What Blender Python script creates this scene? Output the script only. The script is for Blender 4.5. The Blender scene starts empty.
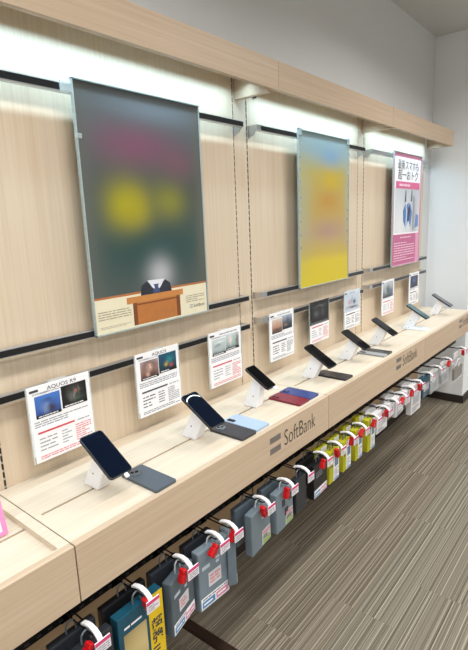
import bpy, bmesh, math, random
from mathutils import Matrix, Vector
random.seed(7)
C = bpy.context.scene.collection
Z0 = 1.55            # eye height: heights below are metres above the floor
PI = math.pi
R = math.radians

# ------------------------------------------------------------------ materials
def lin(c):
    return tuple(((v/255.0)/12.92 if v/255.0 <= 0.04045 else ((v/255.0+0.055)/1.055)**2.4) for v in c) + (1.0,)

MATS = {}
def plain(name, rgb, rough=0.5, metal=0.0, emit=0.0, noise=0.04, scale=40.0, coat=0.0, alpha=1.0, trans=0.0):
    """procedural principled material: the colour wavers a little with a noise"""
    if name in MATS: return MATS[name]
    m = bpy.data.materials.new(name); m.use_nodes = True
    nt = m.node_tree; b = nt.nodes['Principled BSDF']
    col = lin(rgb)
    n = nt.nodes.new('ShaderNodeTexNoise'); n.inputs['Scale'].default_value = scale
    tc = nt.nodes.new('ShaderNodeTexCoord'); nt.links.new(tc.outputs['Object'], n.inputs['Vector'])
    mx = nt.nodes.new('ShaderNodeMix'); mx.data_type = 'RGBA'
    mx.inputs[6].default_value = tuple(v*(1-noise) for v in col[:3])+(1,)
    mx.inputs[7].default_value = tuple(min(1, v*(1+noise)) for v in col[:3])+(1,)
    nt.links.new(n.outputs['Fac'], mx.inputs[0]); nt.links.new(mx.outputs[2], b.inputs['Base Color'])
    b.inputs['Roughness'].default_value = rough; b.inputs['Metallic'].default_value = metal
    b.inputs['Coat Weight'].default_value = coat
    b.inputs['Alpha'].default_value = alpha
    b.inputs['Transmission Weight'].default_value = trans
    if emit:
        nt.links.new(mx.outputs[2], b.inputs['Emission Color']); b.inputs['Emission Strength'].default_value = emit
    MATS[name] = m
    return m

def wood(name, c1, c2, axis, rough=0.45):
    """light oak laminate; the grain runs along axis"""
    m = bpy.data.materials.new(name); m.use_nodes = True
    nt = m.node_tree; L = nt.links.new; b = nt.nodes['Principled BSDF']
    tc = nt.nodes.new('ShaderNodeTexCoord')
    def grain(sl, sc, detail):
        mp = nt.nodes.new('ShaderNodeMapping')
        s = [sc, sc, sc]; s['xyz'.index(axis)] = sl
        mp.inputs['Scale'].default_value = s
        n = nt.nodes.new('ShaderNodeTexNoise'); n.inputs['Scale'].default_value = 1.0; n.inputs['Detail'].default_value = detail
        n.inputs['Roughness'].default_value = 0.6
        L(tc.outputs['Object'], mp.inputs['Vector']); L(mp.outputs['Vector'], n.inputs['Vector'])
        return n.outputs['Fac']
    a = grain(1.6, 110, 4); w = grain(0.7, 14, 3)
    mix = nt.nodes.new('ShaderNodeMath'); mix.operation = 'MULTIPLY_ADD'; mix.inputs[1].default_value = 0.7
    L(a, mix.inputs[0])
    h = nt.nodes.new('ShaderNodeMath'); h.operation = 'MULTIPLY'; h.inputs[1].default_value = 0.3
    L(w, h.inputs[0]); L(h.outputs[0], mix.inputs[2])
    r = nt.nodes.new('ShaderNodeValToRGB')
    r.color_ramp.elements[0].position = 0.28; r.color_ramp.elements[0].color = lin(c2)
    r.color_ramp.elements[1].position = 0.70; r.color_ramp.elements[1].color = lin(c1)
    L(mix.outputs[0], r.inputs[0]); L(r.outputs[0], b.inputs['Base Color'])
    b.inputs['Roughness'].default_value = rough
    b.inputs['Specular IOR Level'].default_value = 0.35
    return m

def picture(name, stops, blobs, W, H, rough=0.35, noise=0.0):
    """a soft printed picture: a vertical blend of colours with gaussian patches, in object x (centred) and z (from the lower edge)"""
    m = bpy.data.materials.new(name); m.use_nodes = True
    nt = m.node_tree; L = nt.links.new; b = nt.nodes['Principled BSDF']
    def math_(op, a, bb=None, cc=None):
        n = nt.nodes.new('ShaderNodeMath'); n.operation = op
        for i, v in enumerate((a, bb, cc)):
            if v is None: continue
            if isinstance(v, (int, float)): n.inputs[i].default_value = v
            else: L(v, n.inputs[i])
        return n.outputs[0]
    tc = nt.nodes.new('ShaderNodeTexCoord'); sp = nt.nodes.new('ShaderNodeSeparateXYZ'); L(tc.outputs['Object'], sp.inputs[0])
    x = math_('DIVIDE', sp.outputs['X'], W); z = math_('DIVIDE', sp.outputs['Z'], H)   # x -.5 .. .5, z 0 .. 1
    if noise:
        n = nt.nodes.new('ShaderNodeTexNoise'); n.inputs['Scale'].default_value = 3.0/W; n.inputs['Detail'].default_value = 3
        L(tc.outputs['Object'], n.inputs['Vector'])
        d = math_('MULTIPLY', math_('SUBTRACT', n.outputs['Fac'], 0.5), noise)
        x = math_('ADD', x, d); z = math_('ADD', z, d)
    r = nt.nodes.new('ShaderNodeValToRGB'); cr = r.color_ramp
    while len(cr.elements) < len(stops): cr.elements.new(0.5)
    for e, (p, c) in zip(cr.elements, stops): e.position = p; e.color = lin(c)
    L(z, r.inputs[0]); col = r.outputs[0]
    for cx, cz, rx, rz, c, s in blobs:
        dx = math_('DIVIDE', math_('SUBTRACT', x, cx), rx); dz = math_('DIVIDE', math_('SUBTRACT', z, cz), rz)
        q = math_('ADD', math_('MULTIPLY', dx, dx), math_('MULTIPLY', dz, dz))
        if s < 0:    # hard-edged patch
            g = math_('LESS_THAN', q, 1.0); g = math_('MULTIPLY', g, -s)
        else:
            g = math_('MULTIPLY', math_('POWER', 2.718, math_('MULTIPLY', q, -1.0)), s)
        mx = nt.nodes.new('ShaderNodeMix'); mx.data_type = 'RGBA'
        L(g, mx.inputs[0]); L(col, mx.inputs[6]); mx.inputs[7].default_value = lin(c); col = mx.outputs[2]
    L(col, b.inputs['Base Color']); b.inputs['Roughness'].default_value = rough
    return m

def carpet():
    m = bpy.data.materials.new('striped_carpet'); m.use_nodes = True
    nt = m.node_tree; L = nt.links.new; b = nt.nodes['Principled BSDF']
    def math_(op, a, bb=None):
        n = nt.nodes.new('ShaderNodeMath'); n.operation = op
        for i, v in enumerate((a, bb)):
            if v is None: continue
            if isinstance(v, (int, float)): n.inputs[i].default_value = v
            else: L(v, n.inputs[i])
        return n.outputs[0]
    tc = nt.nodes.new('ShaderNodeTexCoord'); sp = nt.nodes.new('ShaderNodeSeparateXYZ'); L(tc.outputs['Object'], sp.inputs[0])
    X, Y = sp.outputs['X'], sp.outputs['Y']
    row = math_('FLOOR', math_('DIVIDE', Y, 0.25))
    col = math_('FLOOR', math_('ADD', math_('DIVIDE', X, 0.75), math_('MULTIPLY', row, 0.37)))
    cb = nt.nodes.new('ShaderNodeCombineXYZ'); L(row, cb.inputs[0]); L(col, cb.inputs[1])
    wn = nt.nodes.new('ShaderNodeTexWhiteNoise'); wn.noise_dimensions = '2D'; L(cb.outputs[0], wn.inputs['Vector'])
    seed = math_('MULTIPLY', wn.outputs['Value'], 50.0)
    def stripes(f, k, detail):
        n = nt.nodes.new('ShaderNodeTexNoise'); n.noise_dimensions = '1D'; n.inputs['Scale'].default_value = 1.0
        n.inputs['Detail'].default_value = detail
        L(math_('ADD', math_('MULTIPLY', Y, f), math_('MULTIPLY', seed, k)), n.inputs['W'])
        return n.outputs['Fac']
    s1 = stripes(95, 1.0, 1.0); s2 = stripes(240, 1.7, 0.0); s3 = stripes(9, 0.6, 0.0)
    fz = nt.nodes.new('ShaderNodeTexNoise'); fz.inputs['Scale'].default_value = 260; fz.inputs['Detail'].default_value = 2
    L(tc.outputs['Object'], fz.inputs['Vector'])
    v = math_('ADD', math_('MULTIPLY', s1, 0.55), math_('MULTIPLY', s2, 0.45))
    v = math_('ADD', v, math_('MULTIPLY', math_('SUBTRACT', s3, 0.5), 0.14))
    v = math_('ADD', v, math_('MULTIPLY', math_('SUBTRACT', fz.outputs['Fac'], 0.5), 0.22))
    r = nt.nodes.new('ShaderNodeValToRGB'); cr = r.color_ramp
    cr.elements.new(0.5); cr.elements.new(0.5)
    for e, (p, c) in zip(cr.elements, ((0.30, (84, 77, 66)), (0.46, (114, 106, 93)), (0.56, (128, 120, 106)), (0.70, (164, 156, 140)))):
        e.position = p; e.color = lin(c)
    L(v, r.inputs[0]); L(r.outputs[0], b.inputs['Base Color']); b.inputs['Roughness'].default_value = 0.95
    b.inputs['Specular IOR Level'].default_value = 0.1
    bp = nt.nodes.new('ShaderNodeBump'); bp.inputs['Strength'].default_value = 0.35; bp.inputs['Distance'].default_value = 0.004
    L(v, bp.inputs['Height']); L(bp.outputs[0], b.inputs['Normal'])
    return m

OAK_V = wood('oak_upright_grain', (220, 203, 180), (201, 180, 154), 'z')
OAK_H = wood('oak_level_grain', (221, 208, 188), (203, 187, 165), 'x')  # same oak, with the brighter light on level tops in its colour
OAK_F = wood('oak_front_shaded', (205, 184, 160), (186, 162, 136), 'x')  # same oak, darkened for upright fronts that catch less light
OAK_C = wood('oak_canopy_front_shaded', (196, 175, 151), (177, 154, 130), 'x')  # same oak, the canopy front's shading put into the colour
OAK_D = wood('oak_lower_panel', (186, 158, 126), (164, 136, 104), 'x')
WALL = plain('painted_wall_brightened', (237, 240, 242), 0.85, noise=0.015, scale=6)  # lightened to make up for the weak light on the pillar
CEIL = plain('painted_ceiling', (206, 205, 203), 0.9, noise=0.015, scale=5)
SILVER = plain('brushed_aluminium', (196, 198, 200), 0.3, metal=0.9)
STEEL = plain('dark_slot', (26, 25, 24), 0.5)
BLACKP = plain('black_strip', (16, 16, 18), 0.28)
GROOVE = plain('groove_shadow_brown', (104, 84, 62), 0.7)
BLACKM = plain('black_metal', (24, 24, 26), 0.35, metal=0.4)
WHITEP = plain('white_plastic', (246, 246, 250), 0.4)
PAPER = plain('white_paper', (243, 243, 246), 0.5, noise=0.01)
CLEAR = plain('clear_acrylic', (225, 236, 236), 0.08, alpha=0.35)
EDGE = plain('acrylic_edge', (166, 178, 176), 0.15, noise=0.2, scale=90)
INK = plain('dark_print', (62, 62, 68), 0.6)
GREY = plain('grey_print', (156, 158, 166), 0.6)
REDP = plain('red_print', (206, 74, 84), 0.6)
PINKP = plain('pale_red_print', (226, 140, 142), 0.6)
REDL = plain('red_lock_plastic', (196, 22, 30), 0.3)
SKIRT = plain('dark_skirting', (44, 36, 33), 0.5)
BROWN = plain('brown_cable_cover', (44, 26, 20), 0.5)
LOGO = plain('grey_logo', (70, 66, 66), 0.4, metal=0.3)
LOGOB = plain('silver_logo_bars', (128, 122, 118), 0.4, metal=0.3)
SCREEN = plain('black_screen', (4, 5, 8), 0.05)
SCREENB = plain('blue_black_screen', (5, 15, 32), 0.06)
for m_ in (SCREEN, SCREENB): m_.node_tree.nodes['Principled BSDF'].inputs['Specular IOR Level'].default_value = 0.22
SCREENT = plain('teal_screen', (30, 84, 92), 0.12, coat=0.5)
SCREENG = plain('grey_screen', (62, 70, 80), 0.15, coat=0.5)
BODYK = plain('black_phone_shell', (22, 23, 26), 0.3)
ARC_REFL = plain('painted_screen_reflection', (236, 244, 244), 0.2, emit=0.6)  # pale glowing strip imitating a reflection on one phone's screen

# ------------------------------------------------------------------ mesh helpers
def box(bm, x0, x1, y0, y1, z0, z1, bev=0.0, mat=None):
    vs = [bm.verts.new((x, y, z)) for z in (z0, z1) for y in (y0, y1) for x in (x0, x1)]
    fs = [(0, 2, 3, 1), (4, 5, 7, 6), (0, 1, 5, 4), (2, 6, 7, 3), (0, 4, 6, 2), (1, 3, 7, 5)]
    faces = [bm.faces.new([vs[i] for i in f]) for f in fs]
    if mat is not None:
        for v in vs: v.co = mat @ v.co
    if bev:
        es = list({e for f in faces for e in f.edges})
        bmesh.ops.bevel(bm, geom=es, offset=bev, segments=2, affect='EDGES', profile=0.6)

def hexa(bm, pts, bev=0.0):
    """eight corners: four below, four above, both counter-clockwise from above"""
    vs = [bm.verts.new(p) for p in pts]
    fs = [(3, 2, 1, 0), (4, 5, 6, 7), (0, 1, 5, 4), (1, 2, 6, 5), (2, 3, 7, 6), (3, 0, 4, 7)]
    faces = [bm.faces.new([vs[i] for i in f]) for f in fs]
    if bev:
        es = list({e for f in faces for e in f.edges})
        bmesh.ops.bevel(bm, geom=es, offset=bev, segments=3, affect='EDGES', profile=0.5)

def round_rect(w, h, r, cx=0.0, cy=0.0, n=6):
    out = []
    for (sx, sy, a0) in ((1, 1, 0), (-1, 1, 90), (-1, -1, 180), (1, -1, 270)):
        for i in range(n+1):
            a = R(a0 + 90.0*i/n)
            out.append((cx + sx*(w/2-r) + r*math.cos(a), cy + sy*(h/2-r) + r*math.sin(a)))
    return out

def prism(bm, pts, z0, z1, bev=0.0, swap=None):
    """outline pts (u,v) raised from z0 to z1; swap maps (u,v,w) to xyz"""
    f = swap or (lambda u, v, w: (u, v, w))
    lo = [bm.verts.new(f(u, v, z0)) for u, v in pts]; hi = [bm.verts.new(f(u, v, z1)) for u, v in pts]
    n = len(pts)
    fb = bm.faces.new(list(reversed(lo))); ft = bm.faces.new(hi)
    for i in range(n): bm.faces.new((lo[i], lo[(i+1) % n], hi[(i+1) % n], hi[i]))
    if bev:
        es = list(fb.edges) + list(ft.edges)
        bmesh.ops.bevel(bm, geom=es, offset=bev, segments=2, affect='EDGES', profile=0.5)
UP = lambda u, v, w: (u, w, v)      # outline stands in the xz plane, thickness along y

def tube(bm, path, r, n=8):
    rings = []
    for i, p in enumerate(path):
        p = Vector(p)
        a = Vector(path[max(i-1, 0)]); b = Vector(path[min(i+1, len(path)-1)])
        t = (b-a).normalized()
        u = t.cross(Vector((0.13, 0.31, 0.94)))
        if u.length < 1e-3: u = t.cross(Vector((1, 0, 0)))
        u.normalize(); v = t.cross(u)
        rings.append([bm.verts.new(p + u*r*math.cos(2*PI*k/n) + v*r*math.sin(2*PI*k/n)) for k in range(n)])
    for a, b in zip(rings, rings[1:]):
        for k in range(n): bm.faces.new((a[k], a[(k+1) % n], b[(k+1) % n], b[k]))
    bm.faces.new(list(reversed(rings[0]))); bm.faces.new(rings[-1])

def strap(bm, path, w, th):
    """flat band along a path in the yz plane, w wide in x"""
    rows = []
    for i, (y, z) in enumerate(path):
        a = path[max(i-1, 0)]; b = path[min(i+1, len(path)-1)]
        ty, tz = b[0]-a[0], b[1]-a[1]; l = math.hypot(ty, tz); ny, nz = -tz/l*th/2, ty/l*th/2
        rows.append([bm.verts.new(q) for q in ((-w/2, y+ny, z+nz), (w/2, y+ny, z+nz), (w/2, y-ny, z-nz), (-w/2, y-ny, z-nz))])
    for a, b in zip(rows, rows[1:]):
        for k in range(4): bm.faces.new((a[k], a[(k+1) % 4], b[(k+1) % 4], b[k]))
    bm.faces.new(rows[0][::-1]); bm.faces.new(rows[-1])

def obj(name, bm, mat, parent=None, loc=(0, 0, 0), rot=(0, 0, 0), smooth=False):
    bmesh.ops.recalc_face_normals(bm, faces=bm.faces)
    me = bpy.data.meshes.new(name); bm.to_mesh(me); bm.free()
    if smooth:
        for p in me.polygons: p.use_smooth = True
    me.materials.append(mat)
    o = bpy.data.objects.new(name, me); C.objects.link(o)
    o.location = loc; o.rotation_euler = rot
    if parent: o.parent = parent
    return o

def B(*boxes, bev=0.0):
    bm = bmesh.new()
    for b in boxes: box(bm, *b, bev=bev)
    return bm

def thing(name, label, cat, loc=(0, 0, 0), rot=(0, 0, 0), group=None):
    o = bpy.data.objects.new(name, None); C.objects.link(o); o.empty_display_size = 0.05
    o.location = loc; o.rotation_euler = rot
    o['label'] = label; o['category'] = cat; o['kind'] = 'thing'
    if group: o['group'] = group
    return o

def tag(o, label, cat, group=None):
    o['label'] = label; o['category'] = cat; o['kind'] = 'thing'
    if group: o['group'] = group
    return o

def struct(name, bm, mat, parent=None, **k):
    o = obj(name, bm, mat, parent, **k)
    if not parent: o['kind'] = 'structure'
    return o

def text(name, s, size, mat, parent, loc, rot=(PI/2, 0, 0), sx=1.0, align='LEFT', off=0.0):
    cu = bpy.data.curves.new(name, 'FONT'); cu.body = s; cu.size = size; cu.align_x = align; cu.offset = off
    cu.resolution_u = 3
    t = bpy.data.objects.new(name, cu); C.objects.link(t)
    dg = bpy.context.evaluated_depsgraph_get()
    me = bpy.data.meshes.new_from_object(t.evaluated_get(dg))
    bpy.data.objects.remove(t); bpy.data.curves.remove(cu)
    me.materials.clear(); me.materials.append(mat)
    o = bpy.data.objects.new(name, me); C.objects.link(o)
    o.location = loc; o.rotation_euler = rot; o.scale = (sx, 1, 1); o.parent = parent
    return o

def print_lines(bm, x0, x1, z0, z1, n, fill=0.55, y=0.0, rnd=None):
    """rows of small word-like dashes, flat at depth y"""
    rnd = rnd or random
    h = (z1-z0)/n
    for i in range(n):
        z = z1 - h*(i+0.5); x = x0
        end = x1 - (x1-x0)*rnd.choice((0, 0, 0, .15, .4))
        while x < end - h*0.5:
            w = min(end-x, h*rnd.uniform(0.8, 4.0))
            vs = [bm.verts.new(p) for p in ((x, y, z-h*fill/2), (x+w, y, z-h*fill/2), (x+w, y, z+h*fill/2), (x, y, z+h*fill/2))]
            bm.faces.new(vs)
            x += w + h*rnd.uniform(.25, .5)

# ------------------------------------------------------------------ the room
XL, XR, YB = -3.2, 6.6, -4.4
XP = 4.16                                   # face of the white pillar at the end of the run
struct('floor', B((XL, XR, YB, 0.12, -0.05, 0.0)), carpet())
struct('ceiling', B((XL, XR, YB, 0.12, 2.885, 2.95)), CEIL)
struct('wall_back', B((XL, XR, 0.02, 0.12, 0, 2.885)), plain('painted_back_wall_dimmed', (214, 215, 215), 0.85, noise=0.015, scale=6))  # back wall: wall paint darkened for the dimmer light up there
struct('wall_left', B((XL-0.1, XL, YB, 0.12, 0, 2.885)), WALL)
struct('wall_front', B((XL, XR, YB-0.1, YB, 0, 2.885)), WALL)
struct('wall_far', B((XR, XR+0.1, YB, 0.12, 0, 2.885)), WALL)
struct('wall_right', B((XP, XP+0.5, -0.315, 0.02, 0, 2.885)), WALL)
struct('baseboard_right', B((XP-0.012, XP+0.512, -0.327, 0.02, 0, 0.065)), SKIRT)
struct('baseboard_far', B((XR-0.012, XR, YB, 0.02, 0, 0.065)), SKIRT)

# ------------------------------------------------------------------ the fixture: panels, posts, canopy
BAYS = [(-0.62, 0.452), (0.548, 1.640), (1.736, 2.797), (2.882, 3.945)]
PNAMES = ['pale oak wall panel beside the pink framed sign',
          'pale oak wall panel behind the lectern poster',
          'pale oak wall panel behind the yellow poster',
          'pale oak wall panel behind the pink bordered poster, against the white corner']
LNAMES = ['shaded oak lower panel behind the hooks, at the near end under the recessed counter',
          'shaded oak lower panel behind the blue grey hanging packages',
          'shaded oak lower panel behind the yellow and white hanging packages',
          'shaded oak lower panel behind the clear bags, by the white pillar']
for i, (a, b) in enumerate(BAYS):
    t = thing('wall_panel_board', PNAMES[i], 'wall panel', ((a+b)/2, 0, 0.80), group='oak panels of the display wall')
    t['kind'] = 'thing'
    w = (b-a)/2
    obj('board', B((-w, w, 0.0, 0.018, 0, 1.355)), OAK_V, t)
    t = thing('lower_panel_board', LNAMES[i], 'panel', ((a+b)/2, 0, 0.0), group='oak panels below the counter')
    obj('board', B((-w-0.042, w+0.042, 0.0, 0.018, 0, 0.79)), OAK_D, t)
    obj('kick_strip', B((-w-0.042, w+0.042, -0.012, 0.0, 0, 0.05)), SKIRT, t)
PO = [(0.452, 0.548, 'between the near end panel and the lectern poster panel'), (1.640, 1.736, 'between the lectern poster and the yellow poster'),
      (2.797, 2.882, 'between the yellow poster and the pink bordered poster')]
for a, b, d in PO:
    t = thing('slotted_upright', 'oak upright with slotted channels '+d, 'upright', ((a+b)/2, 0, 0.80), group='slotted uprights of the display wall')
    w = (b-a)/2
    obj('filler_strip', B((-w+0.006, w-0.006, 0.001, 0.018, 0, 1.355)), OAK_V, t)
    for s in (-1, 1):
        ch = obj('slot_channel', B((s*(w-0.003)-0.003, s*(w-0.003)+0.003, 0.003, 0.018, 0, 1.355)), SILVER, t)
        bm = bmesh.new()
        z = 0.012
        while z < 1.34:
            box(bm, s*(w-0.003)-0.0028, s*(w-0.003)+0.0028, 0.001, 0.004, z, z+0.017); z += 0.025
        obj('slots', bm, STEEL, ch)
t = thing('slotted_upright', 'thin slotted steel channel at the end of the oak wall beside the white corner', 'upright', (3.948, 0, 0.80), group='slotted uprights of the display wall')
ch = obj('slot_channel', B((-0.003, 0.003, 0.002, 0.018, 0, 1.355)), SILVER, t)

CAN = [(-0.62, 1.699, 'long oak canopy box over the lectern poster'), (1.701, 2.845, 'oak canopy box over the yellow poster'), (2.847, 4.005, 'oak canopy box over the pink bordered poster, its end by the white corner')]
CZ0, CZ1, CY = 2.055, 2.160, -0.190
for a, b, d in CAN:
    t = thing('light_canopy', d, 'canopy', ((a+b)/2, 0, CZ0), group='lit oak canopy along the display wall')
    w = (b-a)/2
    obj('fascia', B((-w, w, CY, CY+0.02, 0, CZ1-CZ0)), OAK_C, t)
    obj('roof_board', B((-w, w, CY+0.02, -0.0005, CZ1-CZ0-0.018, CZ1-CZ0)), OAK_H, t)
    if b > 4:
        obj('end_board', B((w-0.02, w, CY+0.02, -0.0005, 0, CZ1-CZ0-0.018)), OAK_C, t)
        obj('divider', B((-w, -w+0.02, CY+0.02, -0.001, -0.006, CZ1-CZ0-0.018)), OAK_F, t)
    if 1 < b < 2:
        obj('divider', B((w-0.045, w-0.02, CY+0.02, -0.001, -0.008, CZ1-CZ0-0.018)), OAK_F, t)
tag(obj('cable_clip', B((-0.008, 0.008, -0.012, 0.0, -0.006, 0.006), bev=0.002), BLACKP, loc=(1.786, 0, 2.078)), 'small black cable clip under the canopy by the yellow poster upright', 'clip')

# ------------------------------------------------------------------ aluminium rails
RH = 0.024
def rail(x0, x1, ztop, label, group, strip0=0.0, grey=False, big=False):
    w = x1-x0
    t = thing('display_rail', label, 'rail', (x0, 0, ztop-RH), group=group)
    bm = B((0, w, -0.050, -0.030, 0, RH), bev=0.0012)
    obj('bar', bm, SILVER, t)
    obj('insert_strip', B((strip0, w-0.002, -0.0512, -0.0495, 0.003, RH-0.003)), SILVER if grey else BLACKP, t)
    for x in (0.002, w-0.006):
        bm = bmesh.new()
        d = 0.028 if big else 0.010
        prism(bm, [(-0.045, RH-0.002), (-0.045, 0.004), (-0.028, -d*0.6), (0.0, -d), (0.0, RH)], x, x+0.005, swap=lambda u, v, q: (q, u, v))
        obj('bracket', bm, SILVER, t)
    return t
G = 'aluminium rails on the display wall'
for i, (a, b) in enumerate([(0.535, 1.648), (1.738, 2.792), (2.885, 3.935)]):
    n = ('lectern poster', 'yellow poster', 'pink bordered poster')[i]
    rail(a, b, 1.956, 'upper metal rail behind the top edge of the '+n, G, strip0=(0.0, 0.03, 0.03)[i], grey=(i == 2), big=True)  # far bay's black strip made silver, imitating the reflection on it
    rail(a, b, 1.243, 'middle metal rail along the lower edge of the '+n, G, strip0=(0.004, 0.045, 0.045)[i])
    rail(a, b, (1.118, 1.126, 1.136)[i], 'low metal rail holding spec cards under the '+n, G, strip0=(0.004, 0.045, 0.045)[i])

# ------------------------------------------------------------------ posters
PW, PH = 0.518, 0.752
def poster(x, label, mat):
    t = thing('poster', label, 'poster', (x, -0.0515, 1.220), group='posters in clear acrylic holders')
    obj('sheet', B((-PW/2+0.0035, PW/2-0.0035, -0.008, -0.004, 0.0035, PH-0.0035)), mat, t)
    bm = B((-PW/2, PW/2, -0.0035, 0.0, 0, PH))
    obj('acrylic_back', bm, CLEAR, t)
    q = 0.0035; bm = B((-PW/2, -PW/2+q, -0.012, -0.003, 0, PH), (PW/2-q, PW/2, -0.012, -0.003, 0, PH), (-PW/2, PW/2, -0.012, -0.003, 0, q), (-PW/2, PW/2, -0.012, -0.003, PH-q, PH))
    obj('acrylic_rim', bm, EDGE, t)
    return t
pa = poster(1.114, 'large dark green blurred poster with a suited figure at a wooden lectern',
    picture('dark_poster_print', [(0, (78, 84, 80)), (.15, (72, 82, 80)), (.35, (48, 72, 70)), (.6, (64, 74, 70)), (.85, (80, 90, 92)), (1, (78, 84, 86))],
        [(-.08, .78, .36, .095, (118, 74, 94), .95), (.1, .93, .4, .05, (110, 124, 134), .7), (-.20, .53, .16, .10, (158, 150, 16), 1.0), (-.12, .52, .12, .085, (164, 152, 10), .8), (.17, .55, .16, .085, (132, 130, 40), .85),
         (0, .33, .35, .10, (30, 66, 64), .9), (.28, .72, .15, .07, (126, 76, 92), .5), (-.5, .5, .10, .6, (92, 96, 90), .8), (.5, .5, .08, .6, (98, 98, 88), .8), (.05, .225, .11, .075, (176, 178, 182), .95)], PW, PH))
# the lower band of the lectern poster
y = -0.0084
obj('cream_band', B((-PW/2+0.006, PW/2-0.006, y, y+0.0005, 0.004, 0.115)), plain('cream_print', (228, 220, 192), .4), pa)
obj('brown_line', B((-PW/2+0.006, PW/2-0.006, y-0.0002, y+0.0005, 0.113, 0.120)), plain('chestnut_print', (176, 108, 62), .4), pa)
LW = plain('lectern_print', (178, 112, 56), .4, noise=.15, scale=30); LW2 = plain('lectern_top_print', (192, 128, 66), .4, noise=.12, scale=30); LD = plain('lectern_edge_print', (122, 66, 30), .4)
lec = obj('lectern_picture', B((-0.098, 0.118, y-0.0008, y, 0.012, 0.112)), LW, pa); lec.scale = (1, 1, .80); lec.location.x = -0.008
obj('lectern_edge', B((-0.098, -0.082, y-0.001, y, 0.012, 0.108), (0.100, 0.118, y-0.001, y, 0.012, 0.108), (-0.08, 0.1, y-0.001, y, 0.094, 0.100)), LD, lec)
obj('lectern_top', B((-0.122, 0.134, y-0.0012, y, 0.106, 0.132)), LW2, lec)
def poly(pts, y):
    bm = bmesh.new(); bm.faces.new([bm.verts.new((u, y, v)) for u, v in pts]); return bm
su = obj('suit_picture', poly([(-0.062, 0.132), (0.080, 0.132), (0.074, 0.168), (0.052, 0.186), (0.010, 0.150), (-0.034, 0.188), (-0.056, 0.172)], y-0.0006), plain('navy_suit_print', (38, 42, 54), .4), pa); su.scale = (1, 1, .80); su.location.x = -0.008
obj('shirt', poly([(-0.030, 0.192), (0.048, 0.190), (0.030, 0.160), (0.010, 0.140), (-0.010, 0.160)], y-0.0008), plain('shirt_print', (222, 224, 232), .4), su)
obj('necktie', poly([(-0.004, 0.172), (0.020, 0.172), (0.016, 0.160), (0.026, 0.138), (0.008, 0.132), (-0.010, 0.138), (0.002, 0.160)], y-0.001), plain('tie_print', (62, 74, 118), .4), su)
GP_ = plain('brown_grey_print', (164, 158, 140), .6)
for q in ((-0.245, -0.115, 0.058, 0.098, 4, .42), (0.140, 0.240, 0.062, 0.100, 4, .42), (-0.24, -0.12, 0.022, 0.034, 2, .35)):
    bm = bmesh.new(); print_lines(bm, *q, y-0.0004); obj('small_print', bm, GP_, pa).scale = (1, 1, .78)
obj('logo_bars', B((0.158, 0.174, y-0.0005, y, 0.036, 0.040), (0.158, 0.174, y-0.0005, y, 0.028, 0.032)), GREY, pa)
text('logo_lettering', 'SoftBank', 0.017, INK, pa, (0.178, y-0.0006, 0.028))

pb = poster(2.305, 'blurred blue and yellow poster hanging between two uprights',
    picture('yellow_poster_print', [(0, (206, 186, 24)), (.16, (206, 184, 36)), (.22, (188, 164, 70)), (.35, (176, 150, 110)), (.5, (182, 152, 78)), (.75, (176, 160, 84)), (.88, (138, 160, 166)), (1, (132, 160, 166))],
        [(.10, .86, .20, .06, (112, 152, 186), .7), (.12, .70, .22, .07, (192, 162, 30), .9), (.06, .57, .22, .07, (184, 134, 46), .8), (.05, .37, .25, .06, (166, 132, 118), .7), (-.45, .55, .16, .3, (164, 168, 136), .8), (.5, .6, .1, .3, (160, 168, 150), .7)], PW, PH))
rr = random.Random(3)
for s in (-1, 1):
    for k in range(9):
        z = 0.2+k*0.06+rr.uniform(-.01, .01); obj('edge_clip', B((s*(PW/2-0.014)-0.006, s*(PW/2-0.014)+0.006, -0.0105, -0.008, z, z+rr.uniform(.008, .02))), CLEAR, pb)
for s in (-1, 1): obj('hanger_clip', B((s*0.245-0.012, s*0.245+0.012, -0.013, 0.0, PH-0.028, PH+0.006), bev=0.002), EDGE, pb)
obj('hanger_clip', B((-PW/2-0.034, -PW/2+0.002, -0.010, 0.0, PH-0.042, PH-0.012), bev=0.004), CLEAR, pa)
obj('hanger_clip', B((-PW/2-0.004, -PW/2+0.016, -0.014, -0.008, PH-0.163, PH-0.149), bev=0.002), CLEAR, pa)

PK = plain('pink_print', (206, 112, 160), .4); PKD = plain('deep_pink_print', (190, 92, 138), .4)
pc = poster(3.458, 'tall white poster with pink border and bold black lettering', plain('pale_pink_sheet', (226, 150, 188), .4))
y = -0.0086
obj('white_field', B((-0.236, 0.236, y, y+0.0006, 0.215, 0.722)), PAPER, pc)
obj('picture_field', B((-0.225, 0.232, y-0.0004, y+0.0006, 0.225, 0.520)), picture('grey_scene_print', [(0, (196, 200, 206)), (.5, (214, 218, 222)), (1, (190, 198, 206))], [(.3, .55, .12, .4, (150, 150, 160), .6), (-.3, .5, .2, .3, (224, 226, 230), .8)], .46, .52), pc)
BP = plain('blue_print', (70, 116, 176), .4, noise=.5, scale=60)
for q in ([(-0.070, 0.30), (-0.030, 0.262), (-0.022, 0.36), (-0.040, 0.425), (-0.080, 0.37)], [(-0.018, 0.250), (0.014, 0.300), (0.022, 0.43), (-0.016, 0.41)], [(0.030, 0.31), (0.066, 0.255), (0.090, 0.36), (0.060, 0.415), (0.028, 0.425)]):
    fig = obj('blue_shard', poly(q, y-0.001), BP, pc)
obj('navy_shard', poly([(0.00, 0.30), (0.03, 0.300), (0.06, 0.38), (0.03, 0.41), (0.0, 0.37)], y-0.0014), plain('navy_print', (28, 46, 90), .4), pc)
obj('pale_shard', poly([(-0.03, 0.27), (-0.01, 0.25), (0.0, 0.37), (-0.02, 0.40)], y-0.0014), plain('ice_print', (190, 210, 232), .4), pc)
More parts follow.
